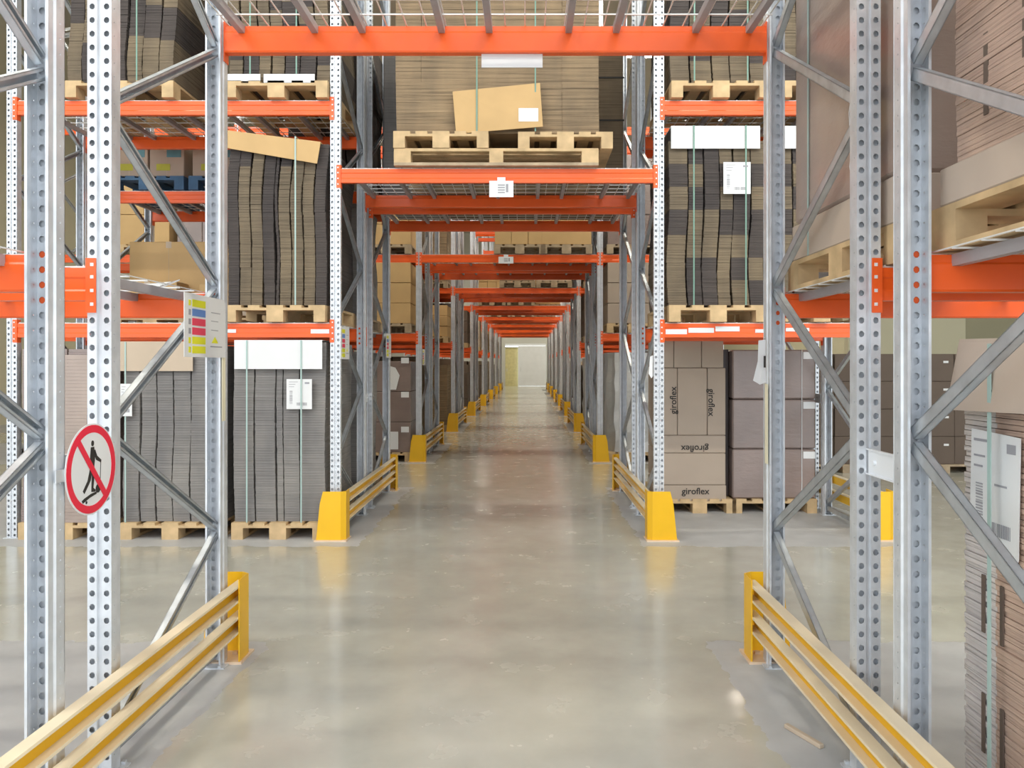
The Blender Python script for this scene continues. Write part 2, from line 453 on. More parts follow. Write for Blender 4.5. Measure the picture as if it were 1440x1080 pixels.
# ------------------------------------------------------------------ loads
def columns(W, D, H, xs, lh=.022, wob=.02, jit=.004, seed=1, mats=1, lean=0.0, dcols=2, gap=.006, pick=None):
    """bundled flat cardboard in columns; xs = column boundaries as fractions of W"""
    r = random.Random(seed); m = MB()
    ph0 = [r.uniform(0, 6.28) for _ in range(3)]
    for c in range(len(xs)-1):
        x0, x1 = xs[c]*W, xs[c+1]*W
        ph = [q+r.uniform(-.35,.35) for q in ph0]; ox = 0; oy = 0
        n = int(H/lh); yy0 = r.uniform(0, .02)
        mi = r.randrange(mats); bundle = 0
        for k in range(n):
            z0, z1 = k*lh, (k+1)*lh-.001
            if k == n-1: z1 = H
            u = z0/H
            ox = wob*(math.sin(3.2*u*2+ph[0])+.5*math.sin(9*u+ph[1])) + lean*u*u
            oy = wob*.6*math.sin(7*u+ph[2])
            bundle -= 1
            if bundle < 0:
                bundle = r.randint(6, 14); bo = r.uniform(-jit*.7, jit*.7)
                if mats > 1: mi = r.randrange(mats)
            if pick: m.m = pick(c, u)
            else: m.m = mi
            j = r.uniform(-jit, jit)*.35
            m.box(x0+gap+ox+bo+j, x1-gap+ox+bo+j, yy0+oy+r.uniform(0, jit)+.02, D-.02, z0, z1)
    return m
def strap(x, D, z0, z1, w=.012, t=.003, y=-.004):
    m = MB(); m.box(x-w/2, x+w/2, y-t, y, z0, z1); m.box(x-w/2, x+w/2, y-t, D, z1, z1+t); return m
def label_sheet(x0, x1, z0, z1, y, parent, slant=0.0, ink=True, along='x', name='paper_label', label='white printed paper label'):
    """paper label on the face y (or x when along='y'); a0..a1 is the run along the face"""
    def P(a, d, z): return (a, y-d, z) if along == 'x' else (y-d, a, z)
    m = MB(); s = slant
    pts = [P(x0+s, .002, z0), P(x1+s, .002, z0+abs(s)*.4), P(x1, .002, z1), P(x0, .002, z1)]
    m.prism(pts, (0,.0015,0) if along == 'x' else (.0015,0,0))
    o = m.build(name, M_WHITE, parent, label=label)
    if ink:
        w, h = x1-x0, z1-z0; k = MB(); r = random.Random(int(abs(x0)*1000))
        def B(a0, a1, b0, b1):
            k.prism([P(x0+w*a0, .0035, z0+h*b0), P(x0+w*a1, .0035, z0+h*b0), P(x0+w*a1, .0035, z0+h*b1), P(x0+w*a0, .0035, z0+h*b1)], (0,.001,0) if along == 'x' else (.001,0,0))
        B(.1,.45,.90,.915); B(.1,.35,.82,.835); B(.1,.3,.74,.755); B(.72,.9,.84,.90)
        for q in range(14): B(.12,.24,.18+q*.033,.18+q*.033+r.uniform(.006,.02))
        for q in range(12): B(.4+q*.035,.4+q*.035+r.uniform(.008,.024),.12,.22)
        k.build('label_print', M_GREYINK, o)
    return o
def text_mesh(txt, size, depth=.0015, bold=.012):
    cu = bpy.data.curves.new('txt', 'FONT'); cu.body = txt; cu.size = size; cu.extrude = depth/2; cu.offset = bold*size
    cu.align_x = 'CENTER'; cu.align_y = 'CENTER'; cu.resolution_u = 3
    o = bpy.data.objects.new('txt', cu); COL.objects.link(o)
    bpy.context.view_layer.update()
    me = bpy.data.meshes.new_from_object(o.evaluated_get(bpy.context.evaluated_depsgraph_get()))
    bpy.data.objects.remove(o); return me

# ------------------------------------------------------------------ rack rows
SP = .295; ROWD = 2*FD+SP
A0 = 1.455
rows = []   # (y0, cx)
ys = [A0, 6.811]+[6.811+5.345*k for k in range(1, 8)]
cxs = [-.152, -.247, -.25, -.215, -.165, -.125, -.10, -.08, -.06]
ORD = ['nearest', 'second', 'third', 'fourth', 'fifth', 'sixth', 'seventh', 'eighth', 'ninth']
CLR = 2.73
def sides(r):
    cx = cxs[r]
    tl = cx-CLR/2; tr = cx+CLR/2       # tunnel faces of the uprights
    xs = {'L0': tl-UW, 'R0': tr}
    xs['L1'] = tl-UW-CLR-UW; xs['R1'] = tr+UW+1.79
    xs['L2'] = xs['L1']-CLR-UW
    return xs
PLACE = {'L0': 'left of the aisle', 'R0': 'right of the aisle', 'L1': 'one bay left of the aisle', 'R1': 'one bay right of the aisle', 'L2': 'two bays left of the aisle'}
T = {}
for r in range(9):
    X = sides(r); row = ORD[r]
    keys = ['L0', 'R0', 'L1', 'R1'] + (['L2'] if r in (2, 3) else [])
    if r == 0: keys = ['L0', 'R0']
    if r >= 5: keys = ['L0', 'R0', 'L1', 'R1']
    for h, hn in ((0, 'front'), (1, 'rear')):
        y = ys[r]+h*(FD+SP)
        for k in keys:
            make_frame(X[k], y, f"grey perforated upright frame {PLACE[k]}, {hn} rack of the {row} row", h == 1)
        bays = [('T', X['L0']+UW, X['R0'])]
        bays.append(('L', X['L1']+UW, X['L0'])); bays.append(('R', X['R0']+UW, X['R1']))
        if r in (2, 3): bays.append(('M', X['L2']+UW, X['L1']))
        BN = {'T': 'over the aisle', 'L': 'in the first left bay', 'R': 'in the first right bay', 'M': 'in the second left bay'}
        for bk, x0, x1 in bays:
            if bk == 'T': lv = [(3.215, 'single')] + ([(5.6, 'high')] if r in (2, 3, 4, 5) else [])
            elif r == 0: lv = [(1.868, 'lower')]
            elif r == 1:
                lv = [(1.868, 'lower'), (3.806, 'upper')]
                if bk == 'L' and h == 1: lv = [(1.868, 'lower'), (3.33, 'upper')]
            else: lv = [(1.99, 'lower'), (3.215, 'middle')] + ([(5.2, 'upper')] if r < 4 else [])
            if r > 5 and bk != 'T': lv = lv[:2]
            for z, ln in lv:
                for rear, en in ((False, 'front'), (True, 'back')):
                    yf = y if not rear else y+FD
                    hh = .132 if (r == 0 and bk == 'T') else BH
                    make_beam(x0, x1, yf, z, f"{ln+' ' if ln != 'single' else ''}orange beam {BN[bk]}, {en} edge of {hn} rack, {row} row", rear, hh)
                if (bk == 'T' and r < 5 and z < 5) or (r < 2) or (r == 2 and bk != 'M' and z < 4):
                    make_deck(x0, x1, y, z, f"wire mesh deck {BN[bk]} on {ln} beams, {hn} rack, {row} row")
    for s, k, nm in ((1, 'L0', 'left'), (-1, 'R0', 'right')):
        xf = X[k]+(UW if s > 0 else 0)
        make_guard(xf, s, ys[r], ys[r]+ROWD, f"yellow guard rail along the {nm} side of the aisle at the {row} rack row")
    # spacers between the two racks
    if r < 4:
        for k in keys:
            for z, zn in ((1.16, 'lower'), (3.55, 'upper')):
                if k not in ('L0', 'R0', 'R1') and zn == 'upper': continue
                m = MB(); m.box(-.002, .002, 0, SP-.004, -.045, .045)
                for dy in (.05, SP-.06): m.tube([(-.012, dy, 0), (.010, dy, 0)], .009, 6)
                m.box(-.012, .002, 0, SP-.004, -.047, -.043); m.box(-.012, .002, 0, SP-.004, .043, .047)
                o = m.build('rack_spacer', M_WSTEEL); o.location = (X[k]+UW/2, ys[r]+FD+.002, z)
                tag(o, f"{zn} short steel spacer joining both racks {PLACE[k]}, {row} row", 'spacer', 'spacers between back-to-back racks')
    T[r] = X
# guard of the lane on the right of the second row
make_guard(T[1]['R1']+UW, 1, ys[1], ys[1]+ROWD, 'yellow guard rail at the right-hand end of the second rack row')

# ------------------------------------------------------------------ pixel helper for hand placed items: x at pixel and distance
def X_(px, d): return (px-VX)*d/F
def Z_(py, d): return CAMZ+(VY-py)*d/F

# ================================================================== SECOND ROW, LEFT
def load(name, x0, y0, z0, label, cat='cardboard stack', group=None, rz=0):
    return thing(name, (x0, y0, z0), label, cat, group, rz)
G1 = 'strapped stacks of flat cardboard in the racks'
yF = 6.75
P2 = .144
def cap(t, W, D, z, drop_, mat, x0=0.0, x1=None, tilt=0.0, nm='cover_sheet', label=None, y=-.012, t_=.006):
    """cover sheet lying on top and folded down over the front"""
    x1 = W if x1 is None else x1
    m = MB(); y0 = y
    m.prism([(x0, y0, z-drop_), (x1, y0, z-drop_-tilt), (x1, y0, z-tilt), (x0, y0, z)], (0, t_, 0))
    m.prism([(x0, y0, z), (x1, y0, z-tilt), (x1, D*.96, z-tilt), (x0, D*.96, z)], (0, 0, t_))
    return m.build(nm, mat, t, label=label)

# floor level: three stacks left of the aisle
def floor_stack(x0, W, H, seed, label, mat, xs, wob=.012, wood='w', plabel='', jit=.004, yF=yF, z=0, D=1.08, lean=0, mats=None, pick=None, lh=.022):
    if plabel: make_pallet(x0, yF, z, W, 1.2, plabel, wood)
    t = load('strapped_cardboard_stack', x0, yF+.03, z+P2+.001, label, group=G1)
    ms = mats or [mat]
    columns(W, D, H, xs, lh, wob, jit, seed, len(ms), lean, pick=pick).build('board_bundles', ms, t)
    return t
t = floor_stack(-2.54, .80, 1.56, 3, 'grey cardboard stack with white cover sheet and label beside the left guard', M_B_GREY, [0,.23,.46,.54,.72,1], .008, 'w', 'pale pallet on the floor under the white-capped stack, second row left')
cap(t, .80, 1.08, 1.572, .245, M_WHITE, .02, .78, 0, label='white folded cover sheet')
strap(.13, 1.08, .0, 1.572, y=-.016).build('strap', M_STRAPL, t); strap(.60, 1.08, .0, 1.572, y=-.016).build('strap', M_STRAPL, t)
label_sheet(.47, .69, .98, 1.24, -.004, t)
t = floor_stack(-3.50, .86, 1.53, 11, 'grey cardboard stack with tan cover sheet beside the white-capped stack', M_B_GREY, [0,.17,.33,.5,.68,.84,1], .010, 'w', 'pale pallet on the floor under the tan-capped stack, second row left')
cap(t, .80, 1.08, 1.56, .25, M_KRAFT2, -.02, .62, .0, label='tan folded cover sheet')
strap(.04, 1.08, .0, 1.56, y=-.016).build('strap', M_STRAPL, t)
label_sheet(.0, .10, .92, 1.2, -.02, t)
t = floor_stack(-4.38, .80, 1.50, 5, 'brown film-wrapped cardboard stack at the far left of the second row floor', M_WRAP, [0,.5,1], .008, 'w', 'pale pallet on the floor at the far left of the second row')
columns(.3,.02,1.45,[0,1],.03,.004,.002,4).build('film_tail', M_WRAP2, t).location = (.3,-.02,0)
# level 1.87
LV = 1.868+.0125
t = floor_stack(-2.60, .87, 1.40, 21, 'dark wavy cardboard stack with sloping tan cover on the lower left beams', M_B_GREY, [0,.12,.24,.36,.48,.52,.64,.76,.88,1], .013, 'w', 'pale pallet under the wavy stack on the lower left beams, second row', z=LV, mats=[M_B_OLIVE, M_B_DARK], lean=.015,
                pick=lambda c, u: 1 if c in (0, 3, 4, 8) or (c in (5, 1) and u > .86) else 0)
m = MB(); m.prism([(.02,-.03,1.50), (.83,-.03,1.40), (.80,-.03,1.22), (-.01,-.03,1.36)], (0,.008,0)); m.prism([(.02,-.03,1.50), (.83,-.03,1.40), (.83,1.0,1.42), (.02,1.0,1.44)], (0,0,.008))
m.build('cover_sheet', M_KRAFT, t, label='tan cover sheet sloping down to the right')
strap(.615, 1.0, .0, 1.45, y=-.034).build('strap', M_STRAPL, t)
# level 3.8
LV2 = 3.806+.0125
for x0, W, seed, lb, pb in ((-2.60, .89, 31, 'brown cardboard stack on the upper left beams beside the aisle upright', 'pale pallet on the upper left beams beside the aisle upright, second row'),
                    (-3.98, .94, 33, 'brown cardboard stack on the upper left beams, away from the aisle', 'pale pallet on the upper left beams away from the aisle, second row')):
    t = floor_stack(x0, W, 1.3, seed, lb, M_B_OLIVE, [0,.14,.3,.42,.55,.7,.86,1], .014, 'w', pb, z=LV2, mats=[M_B_OLIVE, M_B_DARK, M_B_OLIVE])
    strap(.22, 1.0, .0, 1.3, y=-.02).build('strap', M_STRAP, t); strap(.62, 1.0, .0, 1.3, y=-.02).build('strap', M_STRAP, t)
    if seed == 31:
        m = MB(); m.box(-.03,.31,-.03,-.022,-.005,.055).box(.34,.78,-.03,-.022,-.02,.055); m.build('bottom_liner', M_WHITE, t, label='white bottom liner')
# rear rack (D) left: kraft cartons on lower beams, printed cartons on blue pallets above
yD = ys[1]+FD+SP
CART = {}
def carton(x0, y0, z0, W, D, H, mat, label, group, name='carton', bev=.006, parent=None, tape=True, rz=0):
    key = (round(W,3), round(D,3), round(H,3), mat.name)
    if key not in CART:
        a = MB().box(0, W, 0, D, 0, H).mesh('carton_body', mat, bev)
        b = MB().box(0, W, D/2-.025, D/2+.025, H, H+.0015).box(W*.5-.0015, W*.5+.0015, -.0015, 0, 0, H).box(W/2-.03, W/2+.03, -.0012, 0, H-.07, H).mesh('carton_tape', M_KRAFT2)
        CART[key] = (a, b)
    t = thing(name, (x0, y0, z0), label, 'carton', group, rz)
    link('carton_body', CART[key][0], t)
    if tape: link('tape', CART[key][1], t)
    return t
GC = 'kraft cartons on the racks'
make_pallet(-4.36, yD+.02, 1.8805, .8, 1.2, 'pallet under tan cartons on the lower left beams, rear rack, second row')
make_pallet(-3.46, yD+.02, 1.8805, .8, 1.2, 'pallet under small tan cartons near the aisle, rear rack, second row')
zc = 1.8805+P2+.002
carton(-4.34, yD+.35, zc, .86, .7, .83, M_KRAFT, 'large tan carton seen behind the first left bay, on the lower rear beams', GC)
carton(-4.30, yD+.03, zc, .62, .3, .36, M_KRAFT, 'low tan carton in front of the large tan carton, lower rear beams', GC)
carton(-3.45, yD+.05, zc, .42, .4, .34, M_KRAFT, 'small tan carton right of the large one, lower rear beams', GC)
carton(-3.0, yD+.06, zc, .38, .5, .5, M_KRAFT2, 'pale carton nearest the aisle on the lower rear beams', GC)
carton(-3.4, yD+.55, zc, .7, .5, .78, M_KRAFT, 'tall tan carton at the back of the lower rear beams', GC)
zb = 3.33+.0125
for i, px in enumerate((-4.38, -3.53)):
    make_pallet(px, yD-.03, zb, .8, 1.2, f"blue painted pallet on the rear beams, {'left' if i == 0 else 'right'} one of the two", 'b', group='blue pallets')
gb = 'printed cartons on blue pallets'
for i, (x0, w) in enumerate(((-4.36,.39), (-3.95,.36), (-3.5,.46), (-3.0,.24))):
    c = carton(x0, yD, zb+P2+.002, w, .5, .34, M_CARTON, f"low printed carton with blue and yellow marks, {['leftmost','second from left','third from left','rightmost'][i]} on the blue pallets", gb)
    MB().box(w*.5,w*.92,-.0035,-.001,.2,.29).build('blue_print', simple('print_blue', (.10,.25,.30), .7), c) if i < 3 else None
    MB().box(w*.2,w*.6,-.0035,-.001,.06,.13).build('yellow_print', simple('print_yellow', (.42,.42,.05), .7), c) if i < 3 else None
# dark bundle near the aisle on the rear rack upper level
t = floor_stack(-2.5, .8, 1.6, 41, 'dark brown cardboard stack on the upper rear beams beside the aisle', M_B_DARK, [0,.25,.5,.75,1], .012, 'd', 'worn pallet on the upper rear beams beside the aisle, second row', z=zb, yF=yD)
t = floor_stack(-2.55, .8, 1.2, 43, 'grey cardboard stack on the lower rear beams beside the aisle', M_B_GREY, [0,.3,.6,1], .012, 'd', 'worn pallet on the lower rear beams beside the aisle, second row', z=LV, yF=yD, D=1.0)
t = floor_stack(-2.55, .8, 1.5, 44, 'grey cardboard stack on the floor of the second row, rear rack beside the aisle', M_B_GREY, [0,.3,.6,1], .012, 'd', 'worn floor pallet in the rear rack beside the aisle, second row left', yF=yD, D=1.0)

# ================================================================== SECOND ROW, OVER THE AISLE
zt = 3.215+.0125
def wide_pallet(x0, y0, z, W, D, label):
    t = thing('wide_pallet', (x0, y0, z), label, 'pallet')
    m = MB()
    for k in range(9): m.box(0, W, D*k/9+.01, D*k/9+.09, .125, .15)
    m.build('top_deck', M_WOOD, t)
    for xx, w in ((0,.145),(W/2-.06,.12),(W-.145,.145)):
        for yy in (0, D/2-.07, D-.14): MB().box(xx, xx+w, yy, yy+.14, .025, .125).build('block', M_WOOD, t)
    m = MB()
    for yy in (0, D/4, D/2-.05, 3*D/4, D-.1): m.box(0, W, yy, yy+.08, 0, .025)
    m.build('bottom_boards', M_WOOD2, t)
    return t
wide_pallet(-1.135, 6.74, zt, 1.765, 1.15, 'extra wide pallet lying on the beams over the aisle, second row')
make_pallet(-1.14, 6.74, zt+.152, .82, 1.15, 'left pallet of two on the wide pallet over the aisle')
make_pallet(-.065, 6.76, zt+.152, .82, 1.15, 'right pallet of two on the wide pallet over the aisle')
zs = zt+.152+P2+.002
t = load('strapped_cardboard_stack', -1.13, 6.78, zs, 'broad tan stack of flat cardboard over the aisle in the second row', group=G1)
columns(1.77, 1.08, 1.45, [0,.125,.82,1], .030, .004, .003, 51, gap=0).build('board_sheets', M_B_TAN, t)
for sx in (.71, 1.215): strap(sx, 1.08, .0, 1.45, y=-.03 if sx < 1 else -.022).build('strap', M_STRAP, t)
m = MB(); m.prism([(.53,-.02,-.02), (1.28,-.045,.035), (1.255,-.02,.42), (.50,-.02,.345)], (0,.006,0)); m.build('loose_board', M_KRAFT, t, label='tilted tan board with a white label')
label_sheet(1.07, 1.24, .08, .195, -.04, t, ink=False)
# rear rack load over the aisle
t = load('strapped_cardboard_stack', -1.5, yD+.03, zt, 'plain brown cardboard block over the aisle, rear rack of the second row', group=G1)
MB().box(0, .6, 0, 1.05, 0, 1.62).build('board_block', M_B_GREY, t, .01)
MB().box(.62, 2.53, 0, 1.05, 0, 1.62).build('board_block', M_B_OLIVE, t, .01)
MB().box(.61,2.54,-.004,0,.85,.868).box(.61,2.54,-.004,0,1.3,1.318).build('strap', M_BLACK, t)
# hanging tags
def hang(x0, x1, y, z0, z1, label, mat=M_WHITE, name='hanging_sign', ink=False):
    t = thing(name, ((x0+x1)/2, y, z0), label, 'sign')
    w = (x1-x0)/2; h = z1-z0
    MB().box(-w, w, 0, .004, 0, h).build('panel', mat, t)
    MB().box(-.035,.035,.001,.003,h,h+.03).build('clip', M_WSTEEL, t)
    if ink:
        m = MB()
        for k in range(4): m.box(-.03,.03,-.0015,0,h*(.25+.15*k),h*(.32+.15*k))
        m.box(.04,.06,-.0015,0,h*.3,h*.8); m.build('print', M_GREYINK, t)
    return t
hang(X_(677,3.95), X_(763,3.95), 3.955, 3.015, 3.085, 'blank white strip sign hanging under the nearest orange beam over the aisle')
hang(X_(688,6.79), X_(722,6.79), 6.795, Z_(277,6.79), Z_(254,6.79), 'white printed card hanging under the second row beam over the aisle', ink=True)
hang(X_(701,12.15), X_(722,12.15), 12.149, Z_(370.5,12.15), Z_(361,12.15), 'small grey number plate on the third row beam over the aisle', M_WSTEEL, 'number_plate', True)

# ================================================================== SECOND ROW, RIGHT
def patch(c, u):
    h = (math.sin(c*12.9+int(u*7)*7.3)*43758) % 1
    return 1 if h > .5 else 0
t = floor_stack(1.24, .85, 1.43, 61, 'dark patchy cardboard stack with white cover and label, lower right beams', M_B_OLIVE, [0,.2,.36,.52,.66,.84,1], .012, 'w', 'pallet under the white-capped patchy stack, lower right beams, second row', z=LV, mats=[M_B_OLIVE, M_B_DARK], pick=patch)
cap(t, .85, 1.05, 1.545, .19, M_WHITE, .02, .79, 0, label='white cover sheet'); MB().box(.02,.79,.0,.9,1.43,1.54).build('top_bundle', M_B_DARK, t)
strap(.215, 1.05, .0, 1.55, y=-.02).build('strap', M_STRAP, t); strap(.665, 1.05, .0, 1.55, y=-.02).build('strap', M_STRAP, t)
label_sheet(.47, .705, .96, 1.235, -.02, t)
t = floor_stack(2.17, .78, 1.43, 62, 'patchy cardboard stack with white cover, half hidden behind the right upright', M_B_OLIVE, [0,.2,.4,.6,.8,1], .012, 'w', 'pallet on the lower right beams behind the upright, second row', z=LV, mats=[M_B_OLIVE, M_B_DARK], pick=patch)
cap(t, .78, 1.05, 1.545, .19, M_WHITE, .02, .72, 0, label='white cover sheet'); MB().box(.02,.72,.0,.9,1.43,1.54).build('top_bundle', M_B_DARK, t)
for x0, W, seed, lb, pb in ((1.26,.86,71,'olive brown cardboard stack on the upper right beams beside the aisle upright','pale pallet on the upper right beams beside the aisle upright, second row'),
                            (2.2,.78,72,'olive brown cardboard stack on the upper right beams, away from the aisle','pale pallet on the upper right beams away from the aisle, second row')):
    t = floor_stack(x0, W, 1.3, seed, lb, M_B_OLIVE, [0,.2,.42,.6,.8,1], .012, 'w', pb, z=LV2, mats=[M_B_OLIVE, M_B_OLIVE, M_B_DARK])
    strap(.2, 1.0, .0, 1.3, y=-.02).build('strap', M_STRAP, t); strap(.66, 1.0, .0, 1.3, y=-.02).build('strap', M_STRAP, t)
# rear rack, right, floor: printed cartons and film wrapped cartons
yG = 7.96; s_ = F/yG
make_pallet(1.40, yG-.02, 0, .74, 1.2, 'pallet under the printed cartons on the floor, second row right')
make_pallet(2.10, yG-.02, 0, .86, 1.2, 'pallet under the film-wrapped brown cartons, second row right')
LOGO = text_mesh('giroflex', .092)
def logo(parent, x, z, rot):
    o = link('printed_logo', LOGO, parent); o.data.materials.clear() if False else None
    o.location = (x, -.0035, z); o.rotation_euler = (math.pi/2, rot, 0); return o
LOGO.materials.append(M_BLACK)
gcart = 'cartons printed giroflex in the second row'
def pcarton(px0, px1, py0, py1, label, logos=()):
    x0, x1 = X_(px0, yG), X_(px1, yG); z0, z1 = Z_(py1, yG), Z_(py0, yG)
    c = carton(x0, yG, z0, x1-x0-.005, .9, z1-z0-.004, M_CARTON, label, gcart, tape=False)
    MB().box(0, x1-x0-.005, .44, .46, z1-z0-.004, z1-z0-.0035).build('tape', M_KRAFT2, c)
    for lx, lz, rot in logos: logo(c, X_(lx, yG)-x0, Z_(lz, yG)-z0, rot)
    return c
zb0 = 707.0
pcarton(931, 1022, 682, zb0-.1, 'bottom carton with upright logo in the printed stack beside the right guard', [(978, 691, 0)])
pcarton(931, 1021, 637, 682, 'plain carton second from bottom of the printed stack', [])
pcarton(931, 1021, 612, 637, 'flat carton with upside-down logo under the standing cartons', [(977, 630.5, math.pi)])
pcarton(931, 953, 517, 612, 'narrow standing carton at the left of the printed stack', [])
pcarton(953, 995, 517, 612, 'middle standing carton with rotated logos in the printed stack', [])
pcarton(995, 1021, 517, 612, 'narrow standing carton at the right of the printed stack', [])
for lx, rot, nm in ((950, math.pi/2, 'left'), (999, -math.pi/2, 'right')):
    pass
pcarton(931, 948, 478, 517, 'small top left carton of the printed stack', [])
pcarton(948, 987, 478, 517, 'small top middle carton of the printed stack', [])
pcarton(987, 1018, 478, 517, 'small top right carton of the printed stack', [])
for o in list(COL.objects):
    lb = o.get('label', '')
    if lb.startswith('narrow standing carton at the left'): logo(o, X_(947, yG)-o.location.x, Z_(563, yG)-o.location.z, -math.pi/2).scale = (1,1,1)
    if lb.startswith('narrow standing carton at the right'): logo(o, X_(1000, yG)-o.location.x, Z_(566, yG)-o.location.z, math.pi/2)
# film wrapped cartons
t = load('film_wrapped_carton_load', 2.11, yG+.01, P2+.002, 'film-wrapped load of dark brown cartons with white labels, second row right', 'wrapped cartons')
hh = (1.665-P2)/3
for k in range(3):
    MB().box(0, .845, 0, 1.0, k*hh, (k+1)*hh-.006).build('carton', M_WRAP, t, .012)
    MB().box(.72,.84,-.004,0,(k+1)*hh-.10,(k+1)*hh-.03).build('carton_label', M_WHITE, t)
MB().box(.70,.708,-.006,0,0,3*hh).build('film_edge', M_WRAPG, t)
MB().box(-.115,-.005,.15,1.0,0,3*hh).build('film_side', M_DARKF, t)

# ================================================================== NEAREST ROW, RIGHT (upper loads, floor stack)
yA, yB = A0, A0+FD+SP
ZL = 1.868+.0125
make_pallet(1.35, 1.40, ZL, .82, 1.2, 'pallet carrying the layered load at the right edge, nearest row', 'w')
make_pallet(1.33, 2.76, ZL, .82, 1.2, 'pallet carrying the film-wrapped load above the right guard, nearest row', 'w')
# stamps on pallet blocks
for (yy, nm) in ((2.83, 'b'), (3.36, 'b'), (2.52, 'a')):
    pass
t = load('film_wrapped_board_load', 1.335, 2.80, ZL+P2+.002, 'large smooth brown film-wrapped load high on the right, nearest row', 'wrapped load')
MB().box(-.005, .80, -.02, 1.10, 0, .17).build('base_tray', M_TRAY, t, .004)
MB().box(.0, .78, .0, 1.08, .17, 1.75).build('wrapped_stack', M_WRAP2, t, .02)
m = MB(); rr = random.Random(5)
for (y0, z0) in ((.35,1.6),(.37,1.2),(.40,.75)):
    pts = [(-.004, y0+rr.uniform(-.02,.02), z0-.075*k) for k in range(8)]
    m.tube(pts, .0022, 4)
m.build('film_crease', M_WHITE, t)
for yy in (.22, .88): MB().box(-.008,-.005,yy-.007,yy+.007,0,1.75).build('strap', M_STRAPL, t)
m = MB(); P = [(1135,75),(1127,55),(1128,35),(1136,18),(1150,6),(1146,14),(1138,30),(1134,52)]
d_ = 3.9
m.prism([((px-VX)*d_/F-1.335, d_-2.80, CAMZ+(VY-py)*d_/F-(ZL+P2+.002)) for px, py in P], (0, -.004, 0))
m.build('film_tail', M_WHITE, t, label='loose tail of clear white film')
t = load('strapped_cardboard_stack', 1.355, 1.42, ZL+P2+.002, 'layered brown cardboard stack on the lower beams at the right edge', group=G1)
MB().box(-.005, .80, 0, 1.13, 0, .12).build('base_tray', M_TRAY, t, .004)
columns(.78, 1.05, 1.5, [0,1], .016, .006, .005, 81, gap=0).build('board_sheets', M_B_PINK, t).location = (.0, .0, .12)
MB().box(-.009,-.004,.60,.615,0,1.62).build('strap', M_STRAPL, t)
for yy, z0, z1 in ((.86,.22,.46),(.86,.62,.84),(.68,.32,.55),(.68,.60,.82),(.5,.22,.46),(.5,.62,.84)): MB().box(-.008,-.002,yy,yy+.022,z0,z1).build('printed_bar', M_DKCART, t)
make_pallet(1.43, 1.42, 0, .82, 1.2, 'pallet on the floor under the near right stack')
t = load('strapped_cardboard_stack', 1.435, 1.46, P2+.002, 'near cardboard stack on the floor at the right edge with white label', group=G1)
# three bands along the visible side: grey edge, rosy middle, grey
r_ = random.Random(9)
m = MB()
for k in range(84):
    z0 = k*.017
    for (a, b, mi) in ((.0,.36,0), (.36,.60,0), (.60,.93,1), (.93,1.10,0)):
        m.m = mi; j = r_.uniform(0,.004)+(.004 if k % 3 == 0 else 0); m.box(j, .78, a, b, z0, z0+.015)
m.build('board_sheets', [M_B_LGREY, M_B_PINK], t)
m = MB()
m.prism([(-.025,-.02,1.42),(-.045,-.02,1.25),(-.06,1.10,1.22),(-.028,1.08,1.44)], (.006,0,0))
m.prism([(-.027,-.02,1.42),(.80,-.02,1.42),(.80,1.08,1.44),(-.027,1.08,1.44)], (0,0,.01))
m.build('cover_sheet', M_TRAY, t, label='pale brown cover sheet folded over the top')
MB().box(-.053,-.05,.865,.882,.0,1.43).build('strap', M_STRAPL, t)
lb = MB().prism([(-.012,1.035,1.165),(-.012,.79,1.155),(-.012,.80,.80),(-.012,.835,.74),(-.012,1.045,.88)], (.003,0,0)).build('paper_label', M_WHITE, t, label='large white printed label with barcodes')
k = MB()
def B3(a0,a1,b0,b1): k.box(-.0135,-.0125,1.035-.245*a1,1.035-.245*a0,.76+.4*b0,.76+.4*b1)
B3(.06,.4,.92,.94); B3(.75,.92,.86,.93); B3(.06,.3,.8,.815); B3(.06,.25,.72,.735); B3(.5,.75,.6,.615)
for q in range(14): B3(.1,.25,.3+q*.022,.3+q*.022+r_.uniform(.006,.016))
for q in range(12): B3(.42+q*.035,.42+q*.035+r_.uniform(.01,.026),.22,.32)
k.build('label_print', M_GREYINK, lb)
for yy, z0, z1 in ((.98,.53,.71),(.885,.52,.70),(.98,.155,.34),(.885,.15,.33)): MB().box(-.004,.0,yy,yy+.016,z0,z1).build('printed_bar', M_DKCART, t)
# torn film lying on the left beam
m = MB(); m.prism([(0,0,0),(.22,-.02,0),(.30,.04,.05),(.16,.10,.025),(.02,.09,.04)], (0,0,.006))
m.prism([(.05,.0,.006),(.2,-.01,.006),(.26,.03,.04),(.1,.06,.03)], (0,0,.004))
o = m.build('torn_film_piece', M_WRAPG); o.location = (-2.02, 3.85, 1.868+.0125); tag(o, 'torn grey film piece lying on the lower left beam', 'film')
# stick on the floor
o = MB().box(-.012,.012,-.10,.10,0,.018).build('wooden_stick', M_KRAFT2, None, .003); o.location = (X_(1131,3.16), 3.17, 0.0005); o.rotation_euler.z = .42
tag(o, 'short flat wooden stick lying on the concrete near the right guard', 'stick')
o = MB().box(-.05,.05,-.018,.018,0,.012).build('wood_splinter', M_KRAFT2, None, .003); o.location = (X_(1345,2.9)+.0, 2.86, 0.0005); o.rotation_euler.z = -.5
tag(o, 'small wood offcut on the floor outside the right guard', 'offcut')

